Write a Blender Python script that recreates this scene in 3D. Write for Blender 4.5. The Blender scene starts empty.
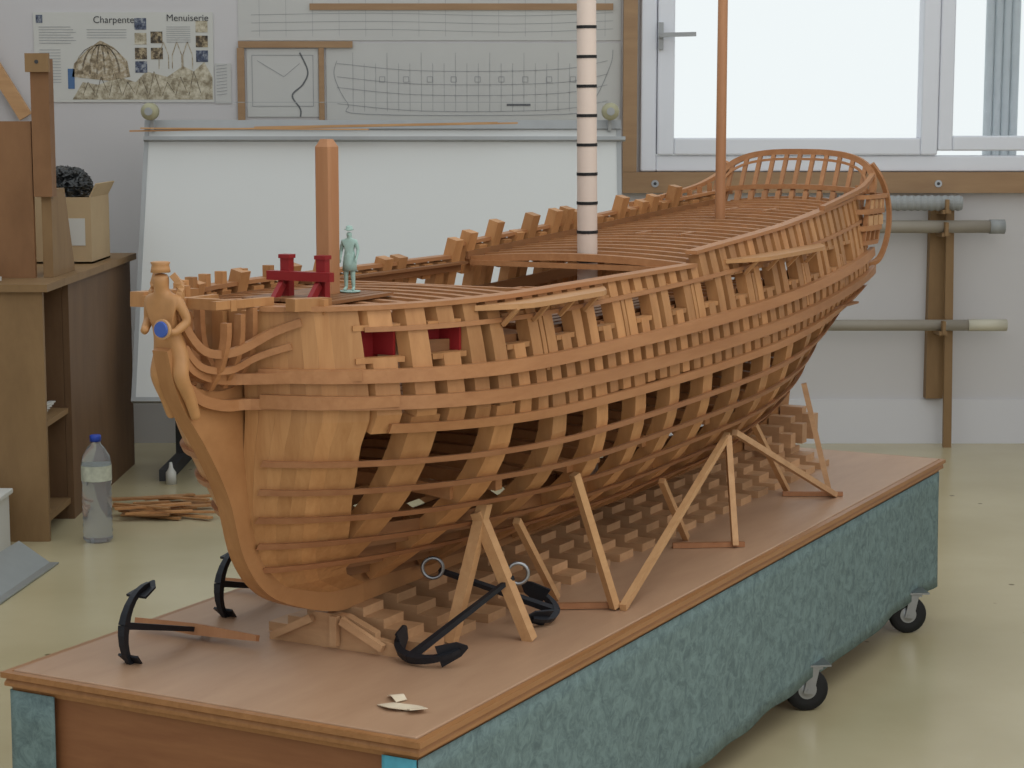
import bpy, bmesh, math, random
from mathutils import Vector, Matrix, noise
random.seed(7)
sc = bpy.context.scene
try:
    sc.view_settings.view_transform = 'Standard'
except Exception: pass

# ------------------------------------------------------------------ helpers
def lin(r, g, b):
    def f(c):
        c /= 255.0
        return c/12.92 if c <= .04045 else ((c+.055)/1.055)**2.4
    return (f(r), f(g), f(b), 1)

class MB:
    def __init__(s): s.v=[]; s.f=[]; s.m=[]; s.sm=[]
    def sweep(s, rings, mi=0, cap=True, close=False, smooth=False):
        n=len(rings[0]); b=len(s.v)
        for r in rings: s.v += [tuple(p) for p in r]
        R=len(rings)
        for i in range(R if close else R-1):
            a=b+i*n; c=b+((i+1)%R)*n
            for j in range(n):
                k=(j+1)%n
                s.f.append((a+j,a+k,c+k,c+j)); s.m.append(mi); s.sm.append(smooth)
        if cap and not close:
            s.f.append(tuple(b+j for j in reversed(range(n)))); s.m.append(mi); s.sm.append(False)
            s.f.append(tuple(b+(R-1)*n+j for j in range(n))); s.m.append(mi); s.sm.append(False)
    def box(s, x0,x1,y0,y1,z0,z1, mi=0):
        s.sweep([[(x0,y0,z0),(x1,y0,z0),(x1,y1,z0),(x0,y1,z0)],[(x0,y0,z1),(x1,y0,z1),(x1,y1,z1),(x0,y1,z1)]],mi)
    def beam(s,p0,p1,w,h,mi=0,up=(0,0,1),w1=None,h1=None):
        p0=Vector(p0);p1=Vector(p1);d=(p1-p0).normalized();up=Vector(up)
        if abs(d.dot(up))>.98: up=Vector((1,0,0)) if abs(d.x)<.9 else Vector((0,1,0))
        sd=d.cross(up).normalized(); u2=sd.cross(d).normalized()
        r=[]
        for p,a,c in ((p0,w,h),(p1,w1 or w,h1 or h)):
            r.append([p+sd*x*a/2+u2*y*c/2 for x,y in((-1,-1),(1,-1),(1,1),(-1,1))])
        s.sweep(r,mi)
    def path(s,pts,w,h,mi=0,up=(0,0,1),smooth=False,n=4,close=False,taper=None):
        pts=[Vector(p) for p in pts]; rings=[]; N=len(pts)
        for i,p in enumerate(pts):
            if close: d=pts[(i+1)%N]-pts[i-1]
            else: d=pts[min(i+1,N-1)]-pts[max(i-1,0)]
            d.normalize(); u=Vector(up)
            sd=d.cross(u)
            if sd.length<1e-3: sd=d.cross(Vector((1,0,0)))
            sd.normalize(); u2=sd.cross(d).normalized()
            k=taper(i/(N-1)) if taper else 1
            if n==4: rings.append([p+sd*x*w*k/2+u2*y*h*k/2 for x,y in((-1,-1),(1,-1),(1,1),(-1,1))])
            else: rings.append([p+sd*math.cos(6.28318*j/n)*w*k/2+u2*math.sin(6.28318*j/n)*h*k/2 for j in range(n)])
        s.sweep(rings,mi,close=close,smooth=smooth)
    def lathe(s,c,prof,n=20,mi=0,axis='z',smooth=True,cap=True):
        c=Vector(c);rings=[]
        for r,h in prof:
            ring=[]
            for j in range(n):
                a=2*math.pi*j/n; x=r*math.cos(a); y=r*math.sin(a)
                q={'z':(x,y,h),'y':(x,h,-y),'x':(h,x,y)}[axis]
                ring.append(c+Vector(q))
            rings.append(ring)
        s.sweep(rings,mi,smooth=smooth,cap=cap)
    def prism(s,poly,fn,mi=0):
        s.sweep([[fn(p,0) for p in poly],[fn(p,1) for p in poly]],mi)
    def obj(s,name,mats,parent=None,M=None,bevel=0):
        me=bpy.data.meshes.new(name); me.from_pydata(s.v,[],s.f)
        for m in mats: me.materials.append(m)
        for p,mi,sm in zip(me.polygons,s.m,s.sm): p.material_index=mi; p.use_smooth=sm
        bm=bmesh.new(); bm.from_mesh(me); bmesh.ops.recalc_face_normals(bm,faces=bm.faces); bm.to_mesh(me); bm.free()
        o=bpy.data.objects.new(name,me); sc.collection.objects.link(o)
        if parent: o.parent=parent
        if M is not None: o.matrix_world=M
        if bevel:
            b=o.modifiers.new('bevel','BEVEL'); b.width=bevel; b.segments=2; b.limit_method='ANGLE'
        return o

def empty(name,M=None,parent=None):
    o=bpy.data.objects.new(name,None); sc.collection.objects.link(o); o.empty_display_size=.1
    if parent: o.parent=parent
    if M is not None: o.matrix_world=M
    return o

def nodes(name):
    m=bpy.data.materials.new(name); m.use_nodes=True
    nt=m.node_tree; return m,nt,nt.nodes['Principled BSDF']

def wood(name,c1,c2,sc3=(4,40,40),rough=.5,isl=.35,bump=.08,spec=.35):
    m,nt,b=nodes(name); N=nt.nodes.new; L=nt.links.new
    tc=N('ShaderNodeTexCoord'); mp=N('ShaderNodeMapping'); mp.inputs['Scale'].default_value=sc3
    nz=N('ShaderNodeTexNoise'); nz.inputs['Scale'].default_value=1.0; nz.inputs['Detail'].default_value=6; nz.inputs['Roughness'].default_value=.65
    nz.inputs['Distortion'].default_value=.3
    geo=N('ShaderNodeNewGeometry')
    L(tc.outputs['Object'],mp.inputs['Vector']); 
    ad=N('ShaderNodeVectorMath'); ad.operation='ADD'
    mu=N('ShaderNodeMath'); mu.operation='MULTIPLY'; mu.inputs[1].default_value=37
    L(geo.outputs['Random Per Island'],mu.inputs[0]); L(mp.outputs[0],ad.inputs[0]); L(mu.outputs[0],ad.inputs[1]); L(ad.outputs[0],nz.inputs['Vector'])
    cr=N('ShaderNodeValToRGB'); cr.color_ramp.elements[0].position=.22; cr.color_ramp.elements[1].position=.78
    cr.color_ramp.elements[0].color=lin(*c1); cr.color_ramp.elements[1].color=lin(*c2)
    L(nz.outputs['Fac'],cr.inputs[0])
    hs=N('ShaderNodeHueSaturation')
    mr=N('ShaderNodeMapRange'); mr.inputs['To Min'].default_value=1-isl; mr.inputs['To Max'].default_value=1+isl
    L(geo.outputs['Random Per Island'],mr.inputs['Value']); L(mr.outputs[0],hs.inputs['Value']); L(cr.outputs[0],hs.inputs['Color'])
    L(hs.outputs[0],b.inputs['Base Color']); b.inputs['Roughness'].default_value=rough
    b.inputs['Specular IOR Level'].default_value=spec
    if bump:
        bp=N('ShaderNodeBump'); bp.inputs['Strength'].default_value=bump; bp.inputs['Distance'].default_value=.002
        L(nz.outputs['Fac'],bp.inputs['Height']); L(bp.outputs[0],b.inputs['Normal'])
    return m

def plain(name,c,rough=.5,metal=0,var=.08,scale=20,spec=.4,bump=0):
    m,nt,b=nodes(name); N=nt.nodes.new; L=nt.links.new
    tc=N('ShaderNodeTexCoord'); nz=N('ShaderNodeTexNoise'); nz.inputs['Scale'].default_value=scale; nz.inputs['Detail'].default_value=4
    L(tc.outputs['Object'],nz.inputs['Vector'])
    mr=N('ShaderNodeMapRange'); mr.inputs['To Min'].default_value=1-var; mr.inputs['To Max'].default_value=1+var
    hs=N('ShaderNodeHueSaturation'); hs.inputs['Color'].default_value=lin(*c)
    L(nz.outputs['Fac'],mr.inputs['Value']); L(mr.outputs[0],hs.inputs['Value']); L(hs.outputs[0],b.inputs['Base Color'])
    b.inputs['Roughness'].default_value=rough; b.inputs['Metallic'].default_value=metal; b.inputs['Specular IOR Level'].default_value=spec
    if bump:
        bp=N('ShaderNodeBump'); bp.inputs['Strength'].default_value=bump; bp.inputs['Distance'].default_value=.003
        L(nz.outputs['Fac'],bp.inputs['Height']); L(bp.outputs[0],b.inputs['Normal'])
    return m

M_frame=wood('oak_frames',(156,108,66),(192,142,94),(30,30,6),isl=.20)
M_strake=wood('oak_strakes',(154,104,66),(178,128,86),(5,50,50),isl=.08)
M_rib=wood('ribband_wood',(144,96,64),(166,118,82),(5,50,50),isl=.10)
M_inner=wood('inner_timber',(122,82,52),(146,102,66),(5,50,50),isl=.15)
M_light=wood('pale_wood',(178,134,92),(202,160,116),(6,50,50),isl=.10)
M_bow=wood('bow_timbers',(162,112,68),(192,144,96),(55,55,5),isl=.12)
M_block=wood('cradle_wood',(166,126,90),(200,160,122),(20,8,30),isl=.12)
M_mast=wood('mast_wood',(160,110,74),(180,130,92),(40,40,4),isl=.02)
M_red=plain('red_paint',(138,30,34),.45)
M_top=wood('platform_plywood',(164,130,104),(184,150,122),(3,14,14),rough=.42,isl=0,bump=.03)
M_mould=wood('platform_moulding',(142,98,60),(170,122,80),(4,60,60),rough=.35,isl=.08)
M_panel=wood('platform_panel',(128,82,54),(150,102,68),(50,6,50),rough=.45,isl=0)
M_ply=wood('bench_plywood',(124,96,64),(146,116,80),(12,12,4),rough=.6,isl=.08,bump=.05)
M_plyd=wood('bench_plywood_dark',(98,72,50),(118,90,64),(12,12,4),rough=.6,isl=.05,bump=.05)
M_trim=wood('window_trim_wood',(146,114,84),(166,134,100),(4,30,30),isl=.03)
M_iron=plain('black_iron',(44,46,52),.5,.5)
M_steel=plain('steel',(150,152,155),.35,.9)
M_rubber=plain('rubber',(22,22,24),.6)
M_white=plain('white_pvc',(224,226,234),.35,var=.01)
M_board=plain('white_board',(208,209,208),.4,var=.015,scale=2)
M_grey=plain('grey_metal_rail',(160,162,164),.4)
M_paper=plain('paper',(200,199,194),.8,var=.03,scale=4)
M_paper2=plain('tracing_paper',(192,191,188),.7,var=.04,scale=5)
M_ink=plain('ink',(146,147,150),.8)
M_ink1=plain('grey_ink',(105,106,108),.8)
M_ink2=plain('dark_ink',(66,66,68),.8)
M_beige=plain('beige_plastic',(168,164,136),.5)

# ------------------------------------------------------------------ frames of reference
ANG=math.atan2(.883,.469)
O=Vector((-.451,2.797,0))
T_M=Matrix.Translation(O)@Matrix.Rotation(ANG,4,'Z')
S_M=Matrix.Translation(O+Vector((0,0,.46)))@Matrix.Rotation(ANG,4,'Z')
TT=.40

def interp(x,pts):
    if x<=pts[0][0]: return pts[0][1]
    for (a,p),(b,q) in zip(pts,pts[1:]):
        if x<=b:
            t=(x-a)/(b-a); return p+(q-p)*t
    return pts[-1][1]
def sstep(a,b,x):
    t=max(0,min(1,(x-a)/(b-a))); return t*t*(3-2*t)
def crom(pts,n=6):
    out=[];P=[Vector(p) for p in pts]
    for i in range(len(P)-1):
        p0=P[max(i-1,0)];p1=P[i];p2=P[i+1];p3=P[min(i+2,len(P)-1)]
        for k in range(n):
            t=k/n
            out.append(.5*((2*p1)+(p2-p0)*t+(2*p0-5*p1+4*p2-p3)*t*t+(3*p1-p0-3*p2+p3)*t**3))
    out.append(P[-1]); return out

US=[(0,.36),(.03,.27),(.07,.175),(.10,.145),(.13,.125),(.2,.105),(.3,.095),(.5,.09)]
def us(z): return interp(z,US)
def ue(z): return 2.38+.28*z
def Bm(z):
    zm=.31;B=.30
    if z<zm:
        q=max(0,z/zm); return B*(1-(1-q)**2.25)**(1/1.25)
    return B*(1-.15*(min(1.3,(z-zm)/.24))**1.6)
def hb(u,z):
    s0=us(z)
    if u<=s0: return 0
    Le=interp(z,[(0,1.2),(.1,.9),(.2,.68),(.35,.46),(.6,.46)])
    pe=interp(z,[(0,1.5),(.35,2.3)]); qe=interp(z,[(0,1.05),(.35,2.15)])
    xi=min(1,(u-s0)/Le); E=(1-(1-xi)**pe)**(1/qe)
    e1=ue(z)
    if u>=e1+.2: return 0
    Lr=interp(z,[(0,1.15),(.3,1.0),(.5,1.1)])
    e0=.68*sstep(.24,.42,z); k=interp(z,[(0,1.5),(.2,1.0),(.35,.75)])
    et=max(0,min(1,(e1-u)/Lr)); R=e0+(1-e0)*(1-(1-et)**2)**k
    return Bm(z)*E*R
ZT=[(0,.505),(1.19,.505),(1.2,.528),(1.7,.552),(2.3,.59),(2.6,.612)]
def ztop(u): return interp(u,ZT)
def q3(a,b,c):
    return lambda u:(lambda t:a*(1-t)*(1-2*t)+4*b*t*(1-t)+c*t*(2*t-1))(max(0,min(1,(u-.1)/2.35)))

# ------------------------------------------------------------------ SHIP
ship=empty('ship_model',S_M)
SH=dict(parent=ship)

def frame(mb,u,w,th,z0,z1,sd,n=14,mi=0,lean=0):
    zs=[z0+(z1-z0)*(i/n)**1.5 for i in range(n+1)]
    rings=[]
    def pt(x):
        P=[(hb(x+lean*(z-z1),z),z) for z in zs]; out=[]
        for i,(bb,z) in enumerate(P):
            a=P[max(i-1,0)];c=P[min(i+1,n)]
            db=c[0]-a[0];dz=c[1]-a[1];l=math.hypot(db,dz) or 1
            nb,nz=dz/l,-db/l
            out.append((bb,z,max(.003,bb-nb*th),z-nz*th,x+lean*(z-z1)))
        return out
    A=pt(u-w/2);B=pt(u+w/2)
    for a,b in zip(A,B):
        rings.append([(a[4],sd*a[0],a[1]),(b[4],sd*b[0],b[1]),(b[4],sd*b[2],b[3]),(a[4],sd*a[2],a[3])])
    mb.sweep(rings,mi)
def zstart(u):
    z=.004
    while z<.5 and hb(u-.02,z)<.014: z+=.004
    return z
FS=.052; U0=.197
fr=MB(); nfr=int((2.42-U0)/FS)
ports=[]
pset={0,2,5,8,11,14,17,20,23,26,29,32,35,38}
for i in range(nfr+1):
    u=U0+i*FS
    for sd in(-1,1):
        zt=ztop(u); zs=zstart(u)
        if sd>0 and u<1.1: zt+=random.choice([0,0,.0,.02,.028])
        if sd>0 and u>=1.1 and u<2.2: zt+=random.choice([0,.01,.022,.03,.042])
        port=i in pset
        full=(i%3==1)
        pz=.434+.018*max(0,(u-1.2)); pt=pz+.042
        w=.031
        if full:
            ln=-.10 if u<1.0 else (.0 if u<1.5 else .12)
            frame(fr,u,.044,.026,zs if ln==0 else zs+.012,.345,sd,lean=ln)
            lo=.345
        else: lo=max(zs,.322)
        if port:
            frame(fr,u,w,.022,lo,pz,sd,5); frame(fr,u,w,.022,pt,zt,sd,3)
            ports.append((u,pz,pt,sd))
        else: frame(fr,u,w,.022,lo,zt,sd,8)
        if not port and (i+1) not in pset and u<2.35 and i%2==0:
            frame(fr,u+FS/2,.012,.016,.385,.475,sd,3)
fr.obj('hull_frames',[M_frame],**SH)

ps=MB()
for u,a,b,sd in ports:
    for z in(a-.003,b+.003):
        y0=hb(u-.030,z);y1=hb(u+.030,z)
        ps.beam((u-.032,sd*(y0-.010),z),(u+.032,sd*(y1-.010),z),.018,.008)
ps.obj('gunport_sills',[M_frame],**SH)
pr=MB()
for u,a,b,sd in [p for p in ports if p[3]<0][:2]:
    y=hb(u,a)
    pr.beam((u-.03,-(y-.05),(a+b)/2-.004),(u+.04,-(y-.04),(a+b)/2-.004),.004,.045)
    pr.beam((u+.032,-(y-.004),(a+b)/2),(u+.032,-(y-.045),(a+b)/2),.006,.04)
pr.obj('gunport_red_linings',[M_red],**SH)

def patch(mb,z0,z1,nz,du,ns,sd):
    for j in range(ns):
        rings=[]
        for k in range(nz+1):
            z=z0+(z1-z0)*k/nz; a=us(z); D=du(z)
            s0=(j/ns)**1.7; s1=((j+1)/ns)**1.7-.0006
            uA=a+.0005+D*s0; uB=a+.0005+D*s1
            yA=hb(uA,z);yB=hb(uB,z)
            d=Vector((uB-uA,yB-yA)).normalized(); nx,ny=-d.y*.016,d.x*.016
            rings.append([(uA,sd*yA,z),(uB,sd*yB,z),(uB-nx,sd*max(.001,yB-ny),z),(uA-nx,sd*max(.001,yA-ny),z)])
        mb.sweep(rings,0)
bp=MB()
for sd in(-1,1):
    patch(bp,.035,.505,26,lambda z:interp(z,[(.03,.15),(.12,.13),(.22,.095),(.3,.08),(.5,.080)]),8,sd)
bp.obj('bow_planking',[M_bow],**SH)

def strake(mb,sd,zf,u0,u1,h,th,off=0,n=80,mi=0,pw=1.6):
    U=[u0+(u1-u0)*(i/n)**pw for i in range(n+1)]
    C=[Vector((u,hb(u,zf(u)),0)) for u in U]; rings=[]
    for i,u in enumerate(U):
        d=(C[min(i+1,n)]-C[max(i-1,0)]).normalized(); nn=Vector((-d.y,d.x,0))
        z=zf(u); r=[]
        for dz,o in((-h/2,off),(-h/2,off+th),(h/2,off+th),(h/2,off)):
            y=hb(u,z+dz) if off>=0 else hb(u,z)
            r.append((u+nn.x*o, sd*max(.002,y+nn.y*o), z+dz))
        rings.append(r)
    mb.sweep(rings,mi)
wl=MB(); rb=MB(); inn=MB()
def ust(z): return us(z)+.004
for sd in(-1,1):
    for zf,h,th in((q3(.412,.404,.462),.020,.012),(q3(.374,.356,.418),.020,.012)):
        strake(wl,sd,zf,ust(zf(.1)),2.44,h,th)
    zf=q3(.335,.316,.379); strake(wl,sd,zf,.20,2.40,.014,.010)
    zf=q3(.478,.484,.545); strake(wl,sd,zf,.175,2.44,.007,.004)
    for zf,h in((q3(.280,.268,.335),.009),(q3(.236,.222,.292),.009),
               (q3(.192,.176,.25),.009),(q3(.150,.132,.205),.009),(q3(.110,.092,.16),.009)):
        strake(rb,sd,zf,ust(zf(.1))+.002,2.35,h,.008)
    for zf in (q3(.45,.43,.50),q3(.34,.33,.40)):
        strake(inn,sd,zf,.24,2.34,.024,.006,off=-.034)
    for k in range(6):      # bottom ceiling, added to shut out bright gaps and keep the hold dark
        zf=(lambda kk:lambda u:q3(.055,.030,.06)(u)+.020*kk)(k)
        strake(inn,sd,zf,.30,2.25,.0192,.005,off=-.034 if sd<0 else -.036)
    strake(inn,sd,lambda u:.487,.24,1.2,.014,.006,off=-.03)
    strake(inn,sd,lambda u:ztop(u)-.02,1.22,2.38,.016,.006,off=-.03)
# far-side ceiling planks higher up close the hold off from the daylight behind
for k in range(7):
    zf=(lambda kk:lambda u:.175+.021*kk)(k); strake(inn,1,zf,.24,2.2,.0200,.005,off=-.036)
wl.obj('wales',[M_strake],**SH); rb.obj('ribbands',[M_rib],**SH); inn.obj('inner_clamps',[M_inner],**SH)

rc=MB()
def cap(sd,u0,u1,zadd,w=.03,n=50,pw=1.5):
    U=[u0+(u1-u0)*(i/n)**pw for i in range(n+1)]
    C=[Vector((u,hb(u,.5),0)) for u in U];rings=[]
    for i,u in enumerate(U):
        d=(C[min(i+1,n)]-C[max(i-1,0)]).normalized(); nn=Vector((-d.y,d.x,0)); z=ztop(u)+zadd; y=hb(u,min(z,.6))
        rings.append([(u+nn.x*o,sd*max(.001,y+nn.y*o),z+dz) for o,dz in((-w*.8,0),(.006,0),(.006,.007),(-w*.8,.007))])
    rc.sweep(rings,0)
for sd in(-1,1):
    cap(sd,.095,1.19,0,w=.026)
    cap(sd,1.2,2.49,0,w=.022,pw=1)
rc.obj('gunwale_rails',[M_strake],**SH)
th=MB()
for sd in(-1,1):
    for u in(.14,.18,.225,.28,.34,.40,.47,.55):
        if sd<0 and u>.17: continue
        y=hb(u,.505)-.012
        th.beam((u,sd*y,.50),(u,sd*y,.532 if sd>0 else .522),.016,.012)
th.beam((.16,-.12,.514),(.095,-.10,.516),.022,.018); th.beam((.17,.13,.515),(.03,.125,.52),.024,.022)
th.beam((.035,-.045,.518),(.035,.115,.518),.014,.016)
th.beam((.12,-.05,.518),(.0,-.035,.52),.01,.012);th.beam((.12,.05,.518),(.0,.035,.52),.01,.012)
th.obj('timber_heads',[M_frame],**SH)

outer=crom([(.42,0),(.35,0),(.256,.024),(.155,.067),(.094,.133),(.0586,.23),(.008,.311),(-.054,.391),(-.079,.462)],6)
inner=crom([(-.060,.47),(-.044,.43),(-.01,.402),(.05,.392),(.10,.40)],4)
inner2=[(.10,.512),(.125,.512)]+[tuple(p) for p in crom([(.125,.3),(.135,.2),(.165,.13),(.24,.10),(.36,.085),(.42,.05)],5)]
poly=[tuple(p) for p in outer]+[tuple(p) for p in inner]+inner2
kl=MB()
kl.prism(poly,lambda p,s:(p[0],-.013+.026*s,p[1]))
kl.box(.42,2.40,-.013,.013,0,.05)
kl.prism([(2.28,0),(2.40,0),(2.53,.46),(2.49,.46),(2.37,.14),(2.0,.07),(2.0,.02)],lambda p,s:(p[0],-.012+.024*s,p[1]))
kl.obj('keel_and_stem',[wood('stem_oak',(150,104,64),(176,128,84),(10,50,12),isl=.03)],**SH)

hd=MB()
for sd in(-1,1):
    y=lambda u,z:hb(u,z)
    hd.path(crom([(.16,sd*(y(.16,.41)+.012),.412),(.11,sd*(y(.11,.41)+.012),.410),(.07,sd*.03,.408),(.02,sd*.019,.414),(-.03,sd*.017,.432),(-.055,sd*.016,.46)],5),.013,.016)
    hd.path(crom([(.20,sd*(y(.2,.372)+.012),.372),(.13,sd*(y(.13,.372)+.012),.371),(.085,sd*.035,.370),(.04,sd*.02,.372),(-.01,sd*.017,.385),(-.04,sd*.016,.405)],5),.013,.016)
    hd.path(crom([(.115,sd*(y(.115,.5)+.004),.49),(.09,sd*.070,.475),(.03,sd*.046,.452),(-.02,sd*.030,.458),(-.055,sd*.022,.50),(-.06,sd*.02,.53)],5),.009,.012)
    hd.path(crom([(.108,sd*(y(.108,.46)+.004),.455),(.08,sd*.05,.44),(.03,sd*.036,.425),(-.02,sd*.024,.435),(-.05,sd*.02,.465)],5),.008,.010)
    for u,zt in((.075,.512),(.045,.505),(.012,.495)):
        hd.path(crom([(u,sd*.014,.40),(u,sd*.033,.43),(u,sd*.045,.465),(u,sd*.047,zt)],3),.012,.011,up=(1,0,0))
hd.obj('head_rails',[M_strake],**SH)

db=MB()
def dbeam(u,z,w=.018,h=.014,cam=.012,ins=.024):
    yb=hb(u,z)-ins
    if yb<.03: return
    R=[]
    for k in range(9):
        t=-1+2*k/8; v=yb*t; zz=z+cam*(1-t*t)
        R.append([(u-w/2,v,zz-h/2),(u+w/2,v,zz-h/2),(u+w/2,v,zz+h/2),(u-w/2,v,zz+h/2)])
    db.sweep(R)
u=.17
while u<.66: dbeam(u,.484); u+=.05
u=.68
while u<1.22: dbeam(u,.43); u+=.06
u=1.24
while u<2.46: dbeam(u,ztop(u)-.030,w=.020); u+=.058
u=.3
while u<2.4: dbeam(u,.34+.03*(u>1.7)); u+=.09
u=.4
while u<2.3: dbeam(u,.20+.05*max(0,u-1.5),.022,.02); u+=.1
for v in(-.10,-.045,.045,.10):
    pts=[(uu,v,ztop(uu)-.034+.008*(1-(v/.25)**2)) for uu in(1.25,1.5,1.75,2.0,2.25,2.43)]
    db.path(pts,.014,.012)
    db.path([(.6,v,.437),(1.28,v,.437)],.014,.012)
    db.path([(.2,v*.9,.488),(.64,v,.488)],.012,.010)
db.obj('deck_beams',[M_strake],**SH)
dp=MB()
def planks(u0,u1,z,cam,v0,v1,w=.018,mar=.026):
    v=v0
    while v<v1:
        uu=u0
        while uu<u1 and hb(uu,z)-mar<abs(v): uu+=.01
        if uu<u1-.05:
            N=8; R=[]
            for k in range(N+1):
                x=uu+(u1-uu)*k/N; B=hb(x,z)-.02; zz=z+.009+cam*(1-min(1,(v/max(B,.05))**2))
                R.append([(x,v,zz),(x,v+w-.001,zz),(x,v+w-.001,zz+.005),(x,v,zz+.005)])
            dp.sweep(R)
        v+=w
planks(.235,.42,.484,.012,-.075,.075)
planks(.60,1.20,.43,.012,-.25,-.16); planks(.60,1.20,.43,.012,.16,.25)
planks(.64,1.2,.484,.004,-.262,-.226); planks(.64,1.2,.484,.004,.226,.262)
planks(.3,2.2,.345,.012,-.26,.26,w=.024)  # lower deck added full width to block top light and darken the hold
dp.obj('deck_planking',[M_inner],**SH)

bk=MB()
y=hb(.66,.5)-.03; bk.beam((.66,-y,.495),(.66,y,.495),.014,.012)
y=hb(1.23,.515)-.03; bk.beam((1.23,-y,.495),(1.23,y,.495),.014,.010)
for (a,b) in((.75,.86),(.98,1.12)):
    bk.beam((a,-.06,.45),(b,-.06,.45),.012,.022); bk.beam((a,.06,.45),(b,.06,.45),.012,.022)
    bk.beam((a,-.06,.45),(a,.06,.45),.012,.022); bk.beam((b,-.06,.45),(b,.06,.45),.012,.022)
for uu in(1.62,2.12):
    z=ztop(uu)-.014
    for s in(-1,1): bk.beam((uu,s*.05,z),(uu+.09,s*.05,z+.002),.010,.010)
    bk.beam((uu,-.05,z),(uu,.05,z),.010,.010); bk.beam((uu+.09,-.05,z),(uu+.09,.05,z),.010,.010)
bk.obj('hatch_coamings',[M_strake],**SH)

ch=MB()
for sd in(-1,1):
    for a,b,z,wd in((.36,.78,.496,.042),(1.34,1.93,.506,.045)):
        top=[];n=14
        for k in range(n+1):
            x=a+(b-a)*k/n; y=hb(x,z)
            e=min(1,min(k,n-k)/2.5)
            top.append((x,y-.002,y+wd*e+.003))
        R=[[(x,sd*y0,z-.004),(x,sd*y1,z-.004),(x,sd*y1,z+.004),(x,sd*y0,z+.004)] for x,y0,y1 in top]
        ch.sweep(R)
        for k in range(2,n-1,3):
            x=a+(b-a)*k/n; y=hb(x,z)
            ch.beam((x,sd*(y+.035),z-.003),(x,sd*(hb(x,z-.03)+.002),z-.03),.008,.006)
ch.obj('channels',[wood('channel_oak',(166,122,80),(190,144,100),(5,50,50),isl=.05)],**SH)

fm=MB()
fm.sweep([[(.347+x*r*.0145,y*r*.0145,z) for x,y in((-1,-.75),(-.75,-1),(.75,-1),(1,-.75),(1,.75),(.75,1),(-.75,1),(-1,.75))] for r,z in((1,.35),(1,.738),(.55,.750))])
fm.obj('fore_mast_stump',[M_mast],**SH)
M_pink=plain('primed_mast',(208,190,178),.55,var=.03)
mm=MB()
mm.lathe((1.28,0,0),[(.0205,.05),(.0200,.55),(.0175,1.5)],16,0,cap=True)
z=.50
while z<1.45:
    r=.0206-.0031*(z-.55)/.95
    mm.lathe((1.28,0,0),[(r,z),(r+.0006,z),(r+.0006,z+.006),(r,z+.006)],16,1,smooth=False); z+=.057
mmo=mm.obj('main_mast',[M_pink,M_rubber],**SH)
mmo.matrix_local=Matrix.Translation((1.28,0,.5))@Matrix.Rotation(math.radians(-1.1),4,'Y')@Matrix.Translation((-1.28,0,-.5))
mz=MB(); mz.lathe((1.975,0,0),[(.0125,.1),(.012,.6),(.0105,1.5)],14); mz.obj('mizzen_mast',[M_mast],**SH)

rbt=MB()
for v in(-.033,.033):
    rbt.box(.275,.289,v-.008,v+.008,.49,.568)
    rbt.box(.273,.291,v-.010,v+.010,.568,.574)
rbt.box(.262,.275,-.058,.058,.535,.549)
for v in(-.033,.033): rbt.beam((.245,v,.505),(.27,v,.53),.008,.012)
rbt.obj('red_riding_bitts',[M_red],**SH)

# stern
st=MB()
def su(z): return 2.425+.55*(z-.55)
def archz(v,h=.100): return .60+h*(max(0,1-(abs(v)/.205)**2.9))**.36
arch=[]
for k in range(29):
    t=math.pi*k/28; c=math.cos(t)
    v=.205*(abs(c)**.7)*(1 if c>0 else -1); zz=archz(v)
    arch.append((su(zz),v,zz))
st.path(arch,.014,.014,up=(1,0,0))
st.path([(p[0]-.012,p[1]*.93,.60+(p[2]-.60)*.82) for p in arch],.006,.006,up=(1,0,0))
st.path([(su(.605),v,.605+.01*(1-(v/.2)**2)) for v in(-.2,-.1,0,.1,.2)],.016,.012)
for k in range(-5,6):
    v=k*.035; st.beam((su(.57),v,.57),(su(archz(v)),v,archz(v)-.003),.010,.009,up=(1,0,0))
for zz in(.40,.44,.48,.52,.56):
    y=.16+.06*sstep(.38,.5,zz)
    st.path([(su(zz)+.03*(1-(v/y)**2),v,zz) for v in(-y,-y*.5,0,y*.5,y)],.016,.018)
for k in range(-5,6):
    v=k*.036; st.beam((su(.40)+.02,v,.38),(su(.6),v,.60),.012,.014,up=(1,0,0))
for sd in(-1,1):
    st.path(crom([(su(.65)-.01,sd*.200,.645),(2.36,sd*.211,.618),(2.2,sd*.220,.60),(2.0,sd*.235,.583)],6),.012,.010)
    for k in range(8):
        x=2.03+k*.05; yy=hb(x,.58)-.004; st.beam((x,sd*yy,ztop(x)-.005),(x,sd*yy,interp(x,[(2.0,.583),(2.2,.600),(2.36,.618),(2.5,.65)])),.010,.009,up=(1,0,0))
    y0=.19; yo=.222
    for zz,a,b,hh in((.455,2.36,2.44,.010),(.485,2.345,2.455,.010),(.52,2.345,2.47,.012),(.56,2.35,2.49,.012),(.595,2.36,2.51,.010)):
        o=yo-.025*(1-sstep(.44,.50,zz))
        st.path(crom([(a-.03,sd*(y0+.005),zz),(a,sd*o,zz),((a+b)/2,sd*(o+.005),zz),(b,sd*o,zz),(b+.02,sd*y0,zz)],4),.009,hh)
    for k in range(4):
        x=2.35+.034*k
        st.beam((x,sd*(yo-.004),.485),(x+.025,sd*(yo+.001),.595),.011,.009,up=(1,0,0))
    st.path(crom([(2.46,sd*.19,.425),(2.49,sd*.215,.44),(2.52,sd*.226,.50),(2.535,sd*.222,.57),(2.51,sd*.212,.63),(su(.67),sd*.19,.672)],5),.011,.011,up=(0,1,0))
st.obj('stern_gallery',[M_strake],**SH)
sp=MB()
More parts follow.
